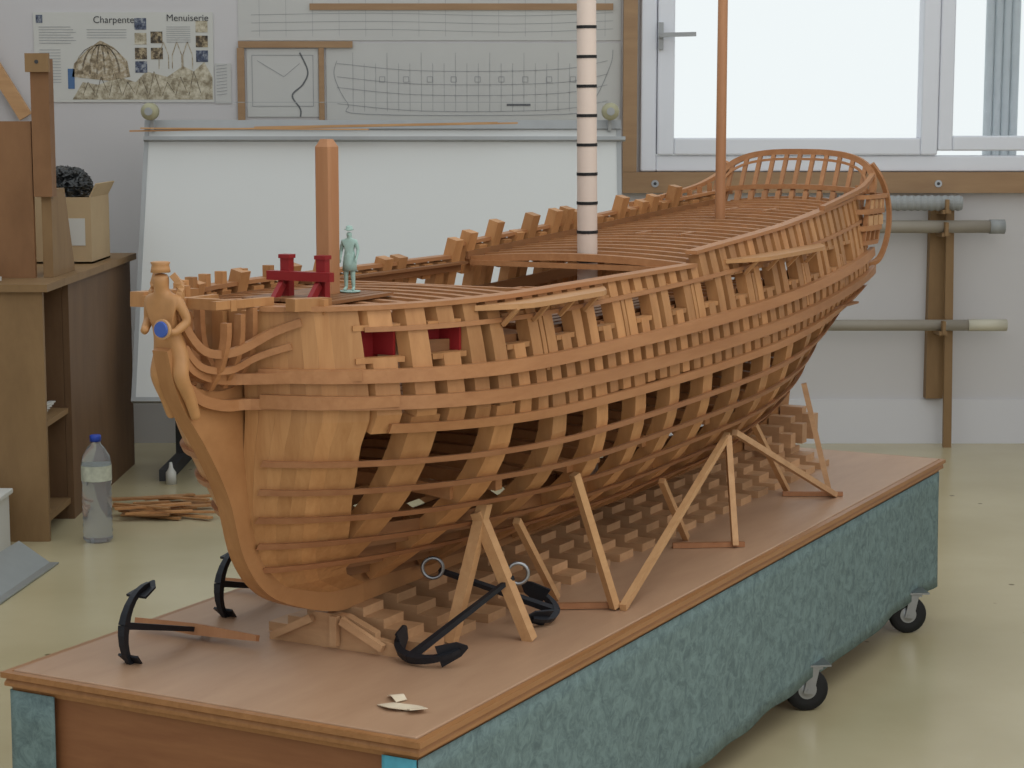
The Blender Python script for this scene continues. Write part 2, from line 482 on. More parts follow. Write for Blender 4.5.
for sd in(-1,1):
    for a in(.526,.564):
        for k in range(3):
            x=2.36+.040*k+.2*(a-.5); sp.box(x,x+.032,sd*.224-.003,sd*.224+.003,a,a+.024)
sp.obj('gallery_panels',[M_light],**SH)

# ------------------------------------------------------------------ skin-modifier figures
def skin(name,V,E,mat,M=None,parent=None,root=0,sub=2):
    me=bpy.data.meshes.new(name); me.from_pydata([v[0] for v in V],E,[]); o=bpy.data.objects.new(name,me); sc.collection.objects.link(o)
    o.modifiers.new('skin','SKIN')
    for i,sv in enumerate(me.skin_vertices[0].data):
        r=V[i][1]; sv.radius=(r,r) if not isinstance(r,tuple) else r; sv.use_root=(i==root)
    s=o.modifiers.new('sub','SUBSURF'); s.levels=sub; s.render_levels=sub
    me.materials.append(mat)
    dg=bpy.context.evaluated_depsgraph_get(); ev=o.evaluated_get(dg); m2=bpy.data.meshes.new_from_object(ev)
    o.modifiers.clear(); o.data=m2; 
    if not m2.materials: m2.materials.append(mat)
    for p in m2.polygons: p.use_smooth=True
    if parent: o.parent=parent
    if M is not None: o.matrix_world=M
    return o
def body():
    V=[((0,0,.95),.135),((0,0,1.12),.12),((0,0,1.34),.155),((0,0,1.49),.06),((0,-.005,1.57),.085),((0,0,1.68),.088)];E=[(0,1),(1,2),(2,3),(3,4),(4,5)]
    for s in(-1,1):
        b=len(V)
        V+=[((s*.19,0,1.41),.07),((s*.25,.02,1.15),.052),((s*.24,-.10,.95),.036),((s*.235,-.13,.89),.034)]
        E+=[(2,b),(b,b+1),(b+1,b+2),(b+2,b+3)]
        for k in range(4):
            c=len(V); x=s*(.215+.014*k)
            V+=[((x,-.16,.85),.009),((x,-.17,.80+.006*abs(k-1.5)),.008)]; E+=[(b+3,c),(c,c+1)]
        c=len(V); V+=[((s*.20,-.16,.88),.010),((s*.185,-.18,.85),.009)]; E+=[(b+3,c),(c,c+1)]
        b=len(V)
        V+=[((s*.09,0,.86),.105),((s*.10,-.02,.48),.075),((s*.11,.01,.09),.05),((s*.13,-.15,.045),.045)]
        E+=[(0,b),(b,b+1),(b+1,b+2),(b+2,b+3)]
    return V,E
M_fig=plain('painted_figurine',(158,186,178),.6,var=.15,scale=8)
V,E=body()
FM=S_M@Matrix.Translation((.375,-.022,.512))@Matrix.Rotation(math.radians(-75),4,'Z')@Matrix.Scale(.0555,4)
fe=empty('figurine',FM)
fb=skin('body',V,E,M_fig); fb.parent=fe
cm=MB()
prof=[(.20,.58),(.185,.8),(.155,1.0),(.14,1.12)]
cm.sweep([[(r*1.08*math.cos(6.283*j/16),r*.85*math.sin(6.283*j/16)+.01,z) for j in range(16)] for r,z in prof],smooth=True)
cm.sweep([[(r*math.cos(6.283*j/16),r*(.9)*math.sin(6.283*j/16),z+.03*abs(math.cos(6.283*j/16))) for j in range(16)] for r,z in((.10,1.70),(.14,1.715),(.14,1.73),(.10,1.73),(.095,1.80),(.05,1.83))],smooth=True)
cm.beam((0,-.075,1.62),(0,-.105,1.60),.02,.03)
o=cm.obj('coat_and_hat',[M_fig]); o.parent=fe
bs=MB(); bs.lathe((0,0,-.02),[(.3,0),(.3,.03)],20); o=bs.obj('base_disc',[M_fig]); o.parent=fe

# figurehead: carved figure leaning out, legs trailing down the knee of the head
V=[((-.054,0,.470),.018),((-.060,0,.492),.017),((-.069,0,.522),.0215),((-.070,0,.543),.009),((-.073,0,.557),.0125),((-.073,0,.571),.0125)]
E=[(0,1),(1,2),(2,3),(3,4),(4,5)]
for s in(-1,1):
    b=len(V)
    V+=[((-.067,s*.025,.532),.009),((-.058,s*.034,.503),.0075),((-.079,s*.026,.488),.006),((-.088,s*.017,.494),.0055)]
    E+=[(2,b),(b,b+1),(b+1,b+2),(b+2,b+3)]
    b=len(V)
    V+=[((-.052,s*.015,.455),.015),((-.060,s*.020,.425),.012),((-.040,s*.021,.392),.0095),((-.026,s*.021,.360),.0075)]
    E+=[(0,b),(b,b+1),(b+1,b+2),(b+2,b+3)]
M_carv=plain('carved_pearwood',(180,132,86),.45,var=.15,scale=60)
skin('figurehead',V,E,M_carv,parent=ship)
fh=MB()
fh.lathe((-.073,0,.575),[(.014,-.004),(.013,.002),(.012,.006),(.014,.010),(.011,.011)],12)
fh.path(crom([(-.064,-.013,.568),(-.059,-.022,.553),(-.062,-.024,.535)],4),.009,.009); fh.path(crom([(-.064,.013,.568),(-.059,.022,.553),(-.062,.024,.535)],4),.009,.009)
fh.obj('figurehead_crown',[M_carv],**SH)
M_blue=plain('blue_medallion',(64,92,168),.4)
sh=MB(); sh.lathe((-.093,-.014,.494),[(.014,.001),(.014,.006)],18,1,axis='x'); sh.lathe((-.093,-.014,.494),[(.0105,-.002),(.0115,.001)],18,0,axis='x',smooth=False)
sh.obj('medallion',[M_blue,M_light],**SH)

# ------------------------------------------------------------------ PLATFORM
plat=empty('display_platform',T_M); PL=dict(parent=plat)
L0,L1,HW=-.003,2.560,.367
tp=MB(); tp.box(L0+.006,L1-.006,-HW+.006,HW-.006,.3902,TT); tp.obj('top_board',[M_top],**PL,bevel=.002)
mo=MB()
prof=[(.0,.398),(.012,.398),(.012,.389),(.005,.387),(.008,.381),(.008,.376),(.0,.373),(-.002,.366),(-.02,.366)]
cs=[(L0,-HW,-1,-1),(L1,-HW,1,-1),(L1,HW,1,1),(L0,HW,-1,1)]
mo.sweep([[(x+sx*o-sx*.004,y+sy*o-sy*.004,z) for o,z in prof] for x,y,sx,sy in cs],close=True)
mo.obj('edge_moulding',[M_mould],**PL)
cc=MB(); cc.box(.010,L1-.03,-HW+.022,HW-.022,.105,.369); cc.obj('carcass',[M_panel],**PL)
m,nt,b=nodes('teal_cloth'); N=nt.nodes.new; L=nt.links.new
tc=N('ShaderNodeTexCoord'); n1=N('ShaderNodeTexNoise'); n1.inputs['Scale'].default_value=38; n1.inputs['Detail'].default_value=8; n1.inputs['Roughness'].default_value=.75; n1.inputs['Distortion'].default_value=.8
cr=N('ShaderNodeValToRGB'); e=cr.color_ramp.elements; e[0].position=.36; e[1].position=.62; e[0].color=lin(86,104,106); e[1].color=lin(118,140,140)
L(tc.outputs['Object'],n1.inputs['Vector']); L(n1.outputs['Fac'],cr.inputs[0]); L(cr.outputs[0],b.inputs['Base Color']); b.inputs['Roughness'].default_value=.9
M_cloth=m
M_clothb=plain('teal_cloth_hem',(84,160,178),.9,var=.25,scale=60)
def cloth(name,fx,n,m_,mat,zb):
    me=MB(); W=n+1
    for k in range(m_+1):
        for i in range(n+1):
            s=i/n; t=k/m_; x,y,nx,ny=fx(s)
            d=.003*math.sin(s*31+t*1.5)*t+.002*math.sin(s*77+1)*t
            z=.369+(zb(s)-.369)*t
            me.v.append((x+nx*(d+.003),y+ny*(d+.003),z))
    for k in range(m_):
        for i in range(n):
            a=k*W+i; me.f.append((a,a+1,a+W+1,a+W)); me.m.append(0); me.sm.append(True)
    o=me.obj(name,[mat],**PL); sm=o.modifiers.new('solid','SOLIDIFY'); sm.thickness=.002; return o
cloth('cloth_skirt',lambda s:(.0+2.545*s,-HW+.004,0,-1),220,10,M_cloth,lambda s:.052+.03*s+.004*math.sin(s*23)+.002*math.sin(s*61))
cloth('cloth_skirt_end',lambda s:(L1-.016,-HW+.004+.72*s,1,0),60,8,M_cloth,lambda s:.08)
cloth('cloth_skirt_back',lambda s:(2.545-2.545*s,HW-.004,0,1),120,8,M_cloth,lambda s:.07)
cloth('cloth_wrap_near',lambda s:(.0,-HW+.004+.055*s,-1,0),8,6,M_clothb,lambda s:.06)
cloth('cloth_wrap_far',lambda s:(.0,HW-.09+.086*s,-1,0),8,6,M_cloth,lambda s:.06)

def caster(u,v,ang):
    M=T_M@Matrix.Translation((u,v,0))@Matrix.Rotation(-ANG+ang,4,'Z')
    e=empty('caster_wheel',M)
    a=MB(); a.lathe((0,0,.046),[(.030,-.010),(.043,-.010),(.046,-.006),(.046,.006),(.043,.010),(.030,.010)],28,0,axis='y')
    a.lathe((0,0,.046),[(.006,-.013),(.012,-.012),(.028,-.008),(.031,-.010),(.031,.010),(.028,.008),(.012,.012),(.006,.013)],24,1,axis='y')
    o=a.obj('wheel',[M_rubber,M_steel]); o.parent=e
    f=MB()
    for s in(-1,1): f.beam((0,s*.017,.040),(.012,s*.017,.095),.022,.003,0,up=(0,1,0))
    f.lathe((0,0,.046),[(.005,-.02),(.005,.02)],10,0,axis='y')
    f.box(-.005,.03,-.019,.019,.092,.097); f.box(-.02,.045,-.03,.03,.1005,.1045); f.lathe((.012,0,0),[(.014,.096),(.014,.1005)],14)
    o=f.obj('fork',[M_steel]); o.parent=e
for u,v,a in((1.63,-.35,.15),(2.355,-.35,.1),(.15,-.30,.4),(.15,.30,.2),(1.60,.30,.9),(2.45,.30,.3)): caster(u,v,a)

# ------------------------------------------------------------------ keel blocks
TAB=Matrix.Translation(O+Vector((0,0,TT)))@Matrix.Rotation(ANG,4,'Z')
kb=MB()
def stepped(u,w,n,hw,zt,sh,z0=0):
    pts=[(hw[0]+(hw[1]-hw[0])*i/(n-1),zt-sh*i) for i in range(n)]
    prof=[]
    for i,(y,z) in enumerate(pts):
        prof.append((y,z)); prof.append((y,z-sh if i<n-1 else z0))
    full=[(-y,z) for y,z in reversed(prof)]+prof
    full=[(a,max(0,b)) for a,b in full]
    kb.prism(full,lambda p,s:(u-w/2+w*s,p[0],p[1]))
u=.415
while u<2.36:
    stepped(u,.062,4,(.035,.150),.0598,.0149)
    u+=.105
kb.box(.375,2.40,-.018,.018,.0,.012)
kb.prism([(-.125,0),(.118,0),(.118,.010),(.03,.056),(-.03,.056),(-.085,.034),(-.085,.024),(-.125,.020)],lambda p,s:(.340+.016*s,p[0],p[1]))
kb.beam((.330,-.105,.014),(.330,-.028,.05),.010,.012); kb.beam((.330,.105,.010),(.330,.028,.048),.010,.012)
kb.beam((.330,-.015,.008),(.330,-.015,.056),.012,.012,up=(1,0,0))
kb.obj('keel_block_row',[M_block],M=TAB)
ab=MB()
for i,u in enumerate((2.12,2.20,2.28,2.36)):
    ab.box(u-.016,u+.016,-.075,-.018,.061,.095+.014*i); ab.box(u-.016,u+.016,.018,.075,.061,.095+.014*i)
    ab.box(u-.016,u+.016,-.105,-.0755,.0605,.08+.014*i); ab.box(u-.016,u+.016,.0755,.105,.0605,.08+.014*i)
ab.obj('stern_chock',[M_block],M=TAB)

# ------------------------------------------------------------------ props
def prop(p0,p1,w=.014,name='hull_prop',mat=M_light,h=None):
    a=MB(); a.beam(p0,p1,w,h or w); a.obj(name,[mat],M=TAB)
af=empty('a_frame_trestle',TAB)
a=MB(); a.beam((.458,-.155,.0),(.492,-.200,.228),.018,.020,up=(1,0,0)); o=a.obj('leg_1',[M_light]); o.parent=af
a=MB(); a.beam((.531,-.262,.0),(.485,-.190,.215),.018,.020,up=(1,0,0)); o=a.obj('leg_2',[M_light]); o.parent=af
a=MB(); a.beam((.440,-.155,.004),(.470,-.165,.10),.001,.001); 
prop((.789,-.18,.005),(.62,-.190,.175),.012)
prop((.776,-.30,.005),(.686,-.265,.25),.014)
prop((.776,-.315,.006),(1.40,-.255,.215),.012,mat=M_light)
prop((1.341,-.298,.005),(1.39,-.26,.215),.012)
prop((1.946,-.298,.005),(1.42,-.262,.218),.012,mat=M_block)
prop((2.02,-.257,.005),(2.0,-.20,.245),.012,mat=M_block)
prop((1.945,-.185,.005),(1.65,-.215,.20),.012)
prop((1.36,-.185,.005),(1.20,-.20,.15),.012)
prop((1.962,-.31,.006),(1.90,-.19,.006),.010,'floor_batten',M_rib)
prop((1.36,-.31,.006),(1.28,-.19,.006),.010,'floor_batten',M_rib)
prop((.80,-.315,.0065),(.72,-.19,.0065),.010,'floor_batten',M_rib)

# ------------------------------------------------------------------ anchors
def anchor(crown,ring,armdir,stock=True,span=.062,rr=.015):
    c=Vector(crown);r=Vector(ring);d=(r-c);Ln=d.length;d.normalize();a=Vector(armdir);a=(a-d*a.dot(d)).normalized();n=d.cross(a)
    e=empty('anchor',TAB)
    m=MB()
    m.path([c,c+d*Ln*.5,r],.011,.011,up=a,taper=lambda t:1-.35*t)
    for s in(-1,1):
        pts=[c+a*s*span*math.sin(t)*1.05+d*(.050*(1-math.cos(t))*1.25) for t in[k*.22 for k in range(7)]]
        m.path(pts,.013,.013,up=n,taper=lambda t:1-.5*t)
        tip=pts[-1];td=(pts[-1]-pts[-3]).normalized(); sdv=n; back=tip-td*.034
        inn_=(td.cross(n)).normalized()
        if inn_.dot(d)<0: inn_=-inn_
        R=[[back-sdv*.019+inn_*.003,back+sdv*.019+inn_*.003,back+sdv*.019+inn_*.007,back-sdv*.019+inn_*.007],
           [tip-sdv*.013+inn_*.003,tip+sdv*.013+inn_*.003,tip+sdv*.013+inn_*.006,tip-sdv*.013+inn_*.006],
           [tip+td*.014-sdv*.002,tip+td*.014+sdv*.002,tip+td*.014+sdv*.002+inn_*.003,tip+td*.014-sdv*.002+inn_*.003]]
        m.sweep(R)
    o=m.obj('iron',[M_iron]); o.parent=e
    g=MB()
    h=Vector((d.x,d.y,0)).normalized() if stock else Vector((.469,-.883,0))
    e2=Vector((0,0,1)) if not stock else n
    rc_=r+d*.012
    g.path([rc_+(h*math.cos(t)+e2*math.sin(t))*rr for t in[k*6.28318/20 for k in range(20)]],.0065,.0065,up=h.cross(e2),close=True,n=8,smooth=True)
    o=g.obj('ring',[M_steel]); o.parent=e
    if stock:
        s_=MB(); q=c+d*(Ln*.93)
        s_.beam(q-n*.122,q,.010,.010,w1=.019,h1=.019,up=d); s_.beam(q,q+n*.122,.019,.019,w1=.010,h1=.010,up=d)
        o=s_.obj('wooden_stock',[M_mast]); o.parent=e
anchor((.10,.222,.064),(.295,.222,.013),(0,0,1),rr=.008,span=.066)
anchor((.405,.265,.062),(.60,.265,.013),(0,0,1),rr=.008)
anchor((.312,-.165,.012),(.520,-.236,.104),(-.25,-1,0),stock=False,rr=.017,span=.066)
anchor((.655,-.245,.020),(.508,-.105,.104),(.6,.6,.55),stock=False,span=.04,rr=.017)

s=MB(); s.path(crom([(.115,-.242,.001),(.10,-.265,.006),(.11,-.29,.003),(.095,-.31,.008)],5),.026,.0015,up=(0,0,1)); s.path(crom([(.155,-.232,.002),(.14,-.247,.008),(.135,-.257,.002)],4),.02,.0015)
s.obj('wood_shaving',[plain('shaving',(214,200,176),.8)],M=TAB)

# ------------------------------------------------------------------ ROOM
YW=7.57
M_wall=plain('wall_paint',(200,197,198),.85,var=.025,scale=1.5)
M_base=plain('baseboard_paint',(208,207,211),.7,var=.015,scale=2)
wb=MB()
WX0,WX1,WZ0,WZ1=.485,2.75,1.045,2.35
wb.box(-3.2,WX0,YW,YW+.2,0,2.8); wb.box(WX1,3.4,YW,YW+.2,0,2.8); wb.box(WX0,WX1,YW,YW+.2,0,WZ0); wb.box(WX0,WX1,YW,YW+.2,WZ1,2.8)
wb.obj('wall_back',[M_wall])
w=MB(); w.box(-3.4,-3.2,-1.5,YW+.2,0,2.8); w.obj('wall_left',[M_wall])
w=MB(); w.box(3.4,3.6,-1.5,YW+.2,0,2.8); w.obj('wall_right',[M_wall])
w=MB(); w.box(.52,3.4,YW-.012,YW-.0005,0,.172); w.obj('baseboard_back',[M_base])
m,nt,b=nodes('vinyl_floor'); N=nt.nodes.new; L=nt.links.new
tc=N('ShaderNodeTexCoord'); n1=N('ShaderNodeTexNoise'); n1.inputs['Scale'].default_value=1.6; n1.inputs['Detail'].default_value=6
n2=N('ShaderNodeTexVoronoi'); n2.inputs['Scale'].default_value=5
cr=N('ShaderNodeValToRGB'); e=cr.color_ramp.elements; e[0].position=.3; e[1].position=.75; e[0].color=lin(174,162,128); e[1].color=lin(194,182,150)
L(tc.outputs['Object'],n1.inputs['Vector']); L(tc.outputs['Object'],n2.inputs['Vector']); L(n1.outputs['Fac'],cr.inputs[0])
cr2=N('ShaderNodeValToRGB'); e=cr2.color_ramp.elements; e[0].position=.03; e[0].color=(.35,.33,.28,1); e[1].position=.05; e[1].color=(1,1,1,1)
L(n2.outputs['Distance'],cr2.inputs[0])
mx=N('ShaderNodeMixRGB'); mx.blend_type='MULTIPLY'; mx.inputs[0].default_value=1; L(cr.outputs[0],mx.inputs[1]); L(cr2.outputs[0],mx.inputs[2])
L(mx.outputs[0],b.inputs['Base Color']); b.inputs['Roughness'].default_value=.25; b.inputs['Specular IOR Level'].default_value=.4
w=MB(); w.box(-3.4,3.6,-1.5,YW+.2,-.1,0); w.obj('floor',[m])

win=empty('window_1')
f=MB(); y0,y1=YW-.03,YW+.06
def rect(mb,x0,x1,z0,z1,t,ya,yb,mi=0):
    mb.box(x0,x0+t,ya,yb,z0,z1,mi); mb.box(x1-t,x1,ya,yb,z0,z1,mi); mb.box(x0+t,x1-t,ya,yb,z0,z0+t,mi); mb.box(x0+t,x1-t,ya,yb,z1-t,z1,mi)
rect(f,WX0,WX1,WZ0,WZ1,.060,y0,y1)
rect(f,WX0+.062,1.605,WZ0+.062,WZ1-.062,.064,y0-.012,y1-.01)
rect(f,1.607,WX1-.062,WZ0+.078,WZ1-.062,.056,y0-.006,y1-.01)
o=f.obj('frame',[M_white],bevel=.006); o.parent=win
g=MB(); g.box(WX0+.1,WX1-.1,YW+.02,YW+.024,WZ0+.1,WZ1-.1)
m,nt,b=nodes('window_glass'); b.inputs['Transmission Weight'].default_value=1; b.inputs['Roughness'].default_value=0; b.inputs['IOR'].default_value=1.01; b.inputs['Base Color'].default_value=(1,1,1,1)
o=g.obj('glass',[m]); o.parent=win
h=MB(); h.box(.548,.566,y0-.03,y0-.012,1.50,1.60); h.lathe((.557,y0-.04,1.55),[(.009,-.02),(.009,.02)],12,axis='y'); h.beam((.557,y0-.058,1.552),(.685,y0-.062,1.555),.012,.016)
o=h.obj('handle',[M_grey]); o.parent=win
t=MB(); t.box(.418,3.2,YW-.05,YW-.0005,.965,1.043)
for x in(.54,1.61,2.6): t.lathe((x,YW-.051,1.0),[(.014,-.003),(.014,.004)],14,1,axis='y'); t.lathe((x,YW-.0545,1.0),[(.006,-.001),(.006,.002)],10,2,axis='y')
t.obj('trim_1',[M_trim,M_steel,M_ink2])
t=MB(); t.box(.418,.470,YW-.05,YW-.0005,1.044,2.4); t.obj('trim_2',[M_trim])
p=MB()
for k in range(4): p.lathe((1.90+.034*k,YW+.42,0),[(.018,0.0),(.018,2.4)],12)
p.obj('exterior_corrugated_post',[plain('ext_grey',(192,200,204),.6)])

rk=empty('tube_rack')
M_tube=plain('brown_tube',(150,142,130),.6,var=.08); M_tubeg=plain('grey_hose',(150,152,152),.5); M_cream=plain('cream_tube',(196,190,172),.6)
a=MB(); a.lathe((0,YW-.13,.930),[((.026 if k%2 else .030),1.22+k*.0125) for k in range(38)],16,0,axis='x',smooth=False); o=a.obj('corrugated_hose',[M_tubeg]); o.parent=rk
a=MB(); a.lathe((0,YW-.13,.842),[(.024,1.05),(.024,1.80)],18,0,axis='x'); a.lathe((0,YW-.13,.842),[(.027,1.79),(.027,1.845)],18,1,axis='x'); o=a.obj('cardboard_tube',[M_tube,M_tubeg]); o.parent=rk
a=MB(); a.lathe((0,YW-.13,.471),[(.021,.95),(.021,1.72)],18,0,axis='x'); a.lathe((0,YW-.13,.471),[(.022,1.72),(.022,1.865)],18,1,axis='x'); o=a.obj('long_tube',[M_tube,M_cream]); o.parent=rk
a=MB(); a.box(1.585,1.650,YW-.05,YW-.001,.18,.91); a.beam((1.66,YW-.10,.0),(1.645,YW-.10,.92),.030,.022,up=(0,1,0))
for z in(.895,.81,.44): a.beam((1.62,YW-.05,z),(1.62,YW-.17,z+.004),.03,.016); a.beam((1.62,YW-.165,z),(1.62,YW-.165,z+.05),.03,.012,up=(1,0,0))
o=a.obj('bracket',[M_ply]); o.parent=rk

# poster
po=empty('wall_poster')
a=MB(); a.box(-1.80,-1.125,YW-.005,YW-.001,1.305,1.64); a.box(-1.12,-1.06,YW-.004,YW-.001,1.30,1.45,1)
o=a.obj('sheet',[M_paper,M_paper2]); o.parent=po
def line(mb,pts,w,y,mi=0):
    for p,q in zip(pts,pts[1:]):
        d=Vector((q[0]-p[0],q[1]-p[1]))
        if d.length<1e-6: continue
        d.normalize(); n=Vector((-d.y,d.x))*w/2
        b=len(mb.v); mb.v+=[(p[0]+n.x,y,p[1]+n.y),(p[0]-n.x,y,p[1]-n.y),(q[0]-n.x,y,q[1]-n.y),(q[0]+n.x,y,q[1]+n.y)]
        mb.f.append((b,b+1,b+2,b+3)); mb.m.append(mi); mb.sm.append(False)
def photo_mat(name,c1,c2,c3,s):
    m,nt,b=nodes(name); N=nt.nodes.new; L=nt.links.new
    tc=N('ShaderNodeTexCoord'); n1=N('ShaderNodeTexNoise'); n1.inputs['Scale'].default_value=s; n1.inputs['Detail'].default_value=5; n1.inputs['Roughness'].default_value=.7
    cr=N('ShaderNodeValToRGB'); cr.color_ramp.elements[0].position=.38; cr.color_ramp.elements[1].position=.62
    cr.color_ramp.elements[0].color=lin(*c1); cr.color_ramp.elements[1].color=lin(*c3); x=cr.color_ramp.elements.new(.5); x.color=lin(*c2)
    L(tc.outputs['Object'],n1.inputs['Vector']); L(n1.outputs['Fac'],cr.inputs[0]); L(cr.outputs[0],b.inputs['Base Color']); b.inputs['Roughness'].default_value=.7
    return m
M_tan=photo_mat('engraving_print',(120,106,84),(170,154,128),(198,190,174),45); M_sky=photo_mat('roofscape_print',(130,118,96),(176,166,144),(204,196,176),30)
M_navy=photo_mat('photo_print_blue',(44,48,66),(80,88,108),(150,154,160),50); M_brn=photo_mat('photo_print_brown',(50,44,40),(100,86,68),(170,154,124),50)
a=MB(); Y=YW-.0062
def rq(x0,x1,z0,z1,mi): 
    b=len(a.v); a.v+=[(x0,Y,z0),(x1,Y,z0),(x1,Y,z1),(x0,Y,z1)]; a.f.append((b,b+1,b+2,b+3)); a.m.append(mi); a.sm.append(False)
rq(-1.79,-1.765,1.60,1.63,2)
for k,(x,z) in enumerate([(-1.42,1.61),(-1.36,1.56),(-1.42,1.555),(-1.42,1.50),(-1.42,1.45),(-1.36,1.50),(-1.19,1.60),(-1.19,1.545),(-1.19,1.49)]):
    rq(x,x+.045,z-.035,z+.008,(2,3,1,3)[k%4])
Y=YW-.0060
b=len(a.v); pts=[(-1.66,1.315),(-1.13,1.315),(-1.13,1.40),(-1.16,1.455),(-1.20,1.42),(-1.24,1.44),(-1.30,1.40),(-1.38,1.42),(-1.42,1.38),(-1.48,1.40),(-1.56,1.37),(-1.62,1.38)]
a.v+=[(x,Y,z) for x,z in pts]; a.f.append(tuple(range(b,b+len(pts)))); a.m.append(1); a.sm.append(False)
Y=YW-.0064
b=len(a.v); pts=[(-1.66,1.40),(-1.65,1.45),(-1.60,1.50),(-1.55,1.535),(-1.50,1.51),(-1.45,1.46),(-1.44,1.40),(-1.52,1.385)]
a.v+=[(x,Y,z) for x,z in pts]; a.f.append(tuple(range(b,b+len(pts)))); a.m.append(0); a.sm.append(False)
for k in range(7):
    s_=1-k*.28
    line(a,[(-1.55+.10*math.cos(t)*s_,1.41+.11*math.sin(t)) for t in[i*math.pi/10 for i in range(11)]],.0022,Y-.0004,3)
for x in(-1.33,-1.28,-1.24): line(a,[(x,1.43),(x,1.48),(x+.018,1.53),(x+.036,1.48),(x+.036,1.43)],.003,Y-.0004,0)
for k in range(9): line(a,[(-1.62+.05*k,1.33),(-1.60+.05*k,1.38+.02*((k*7)%3)),(-1.575+.05*k,1.34)],.002,Y-.0004,3)
for k in range(7): line(a,[(-1.78,1.585-.010*k),(-1.66+.01*(k%3),1.585-.010*k)],.002,Y-.0004,4)
for k in range(4): line(a,[(-1.60,1.575-.01*k),(-1.45,1.575-.01*k)],.0018,Y-.0004,4)
for k in range(8): line(a,[(-1.30,1.585-.008*k),(-1.21,1.585-.008*k)],.0018,Y-.0004,4)
for k in range(12): line(a,[(-1.78,1.50-.011*k),(-1.70,1.50-.011*k)],.0018,Y-.0004,4)
for k in range(10): line(a,[(-1.115,1.44-.012*k),(-1.075,1.445-.012*k)],.002,YW-.0052,4)
rq(-1.675,-1.650,1.355,1.43,5)
o=a.obj('print',[M_tan,M_sky,M_navy,M_brn,M_ink,plain('blue_fig',(80,110,150),.8)]); o.parent=po
def text(s,x,z,size,par,mat):
    c=bpy.data.curves.new('title','FONT'); c.body=s; c.size=size; c.materials.append(mat); o=bpy.data.objects.new('title_text',c); sc.collection.objects.link(o)
    o.rotation_euler=(math.pi/2,0,0); o.location=(x,YW-.0068,z); o.parent=par
text('Charpente',-1.575,1.60,.036,po,M_ink2); text('Menuiserie',-1.30,1.607,.036,po,M_ink2)

pl=empty('ship_plan_sheets')
a=MB(); a.box(-1.03,.41,YW-.004,YW-.001,1.535,1.9); a.box(-1.00,-.73,YW-.006,YW-.0045,1.25,1.505); a.box(-.70,.41,YW-.0055,YW-.0042,1.235,1.525)
o=a.obj('sheets',[M_paper2]); o.parent=pl
a=MB(); a.box(-1.03,-.60,YW-.016,YW-.0061,1.508,1.532); a.box(-1.035,-1.008,YW-.016,YW-.0061,1.22,1.507); a.box(-.728,-.708,YW-.016,YW-.0061,1.22,1.507); a.box(-.76,.38,YW-.010,YW-.0045,1.648,1.672)
o=a.obj('mounting_battens',[M_trim]); o.parent=pl
a=MB(); Y=YW-.0075
line(a,[(-.98,1.29),(-.75,1.29),(-.75,1.48),(-.98,1.48),(-.98,1.29)],.002,Y)
line(a,[(x.x,x.y) for x in crom([(-.80,1.49),(-.77,1.42),(-.79,1.37),(-.83,1.33),(-.80,1.28),(-.80,1.25)],5)],.006,Y,1)
line(a,[(-.96,1.46),(-.86,1.40),(-.80,1.45)],.002,Y)
for zz,dx in((1.27,.0),(1.33,0),(1.37,0),(1.42,0)): line(a,[(x.x,x.y) for x in crom([(-.66,zz+.03),(-.4,zz+.005),(-.1,zz),(.2,zz+.01),(.36,zz+.04)],5)],.0018,Y)
line(a,[(x.x,x.y) for x in crom([(-.66,1.46),(-.67,1.40),(-.62,1.30),(-.55,1.26),(.2,1.26),(.30,1.30),(.37,1.44),(.38,1.50)],5)],.0022,Y)
for k in range(22): line(a,[(-.6+.043*k,1.27),(-.6+.043*k,1.45 if k%3 else 1.49)],.0012,Y)
for k in range(9): 
    x=-.5+.09*k; line(a,[(x,1.38),(x+.02,1.38),(x+.02,1.40),(x,1.40),(x,1.38)],.0018,Y)
line(a,[(-.02,1.295),(.07,1.295)],.008,Y,1)
Y=YW-.0048
for zz in(1.57,1.60,1.63,1.69,1.72): line(a,[(x.x,x.y) for x in crom([(-.98,zz),(-.5,zz+.006),(0,zz-.004),(.38,zz+.008)],5)],.0015,Y)
for k in range(14): line(a,[(-.95+.1*k,1.55),(-.95+.1*k,1.70)],.001,Y)
o=a.obj('plan_lines',[M_ink,M_ink1]); o.parent=pl

dbd=empty('drafting_board')
a=MB()
def bz(x0,x1,ta,tb,o0,o1,mi=0):
    A=Vector((0,7.08,1.215));B=Vector((0,6.70,.285)); d=(B-A); n=Vector((0,-d.z,d.y)).normalized()*-1
    if n.y>0: n=-n
    R=[[Vector((x,0,0))+A+d*t+n*oo for x,t in((x0,ta),(x1,ta),(x1,tb),(x0,tb))] for oo in(o0,o1)]
    a.sweep(R,mi)
bz(-1.30,.385,0.0,1,-.02,0,0)
bz(-1.30,.385,-.02,.012,-.025,.012,1); bz(-1.30,-1.285,0,1,-.021,.004,1); bz(.37,.385,0,1,-.021,.004,1); bz(-1.30,.385,.985,1.0,-.021,.006,1)
bz(-1.30,.40,.045,.058,.006,.022,1)
o=a.obj('panel',[M_board,M_grey]); o.parent=dbd
a=MB()
for x in(-1.27,.345):
    a.lathe((x,7.02,1.268),[(.010,-.03),(.028,-.022),(.031,-.012),(.027,.0),(.031,.012),(.027,.02)],20,0,axis='y'); a.lathe((x,6.985,1.268),[(.014,0),(.014,.01)],14,1,axis='y')
    a.beam((x,7.06,1.20),(x,7.06,1.28),.02,.012,1,up=(1,0,0))
a.beam((-1.27,7.0,1.300),(.345,7.0,1.300),.002,.002,1)
o=a.obj('cord_pulleys',[M_beige,M_grey]); o.parent=dbd
a=MB()
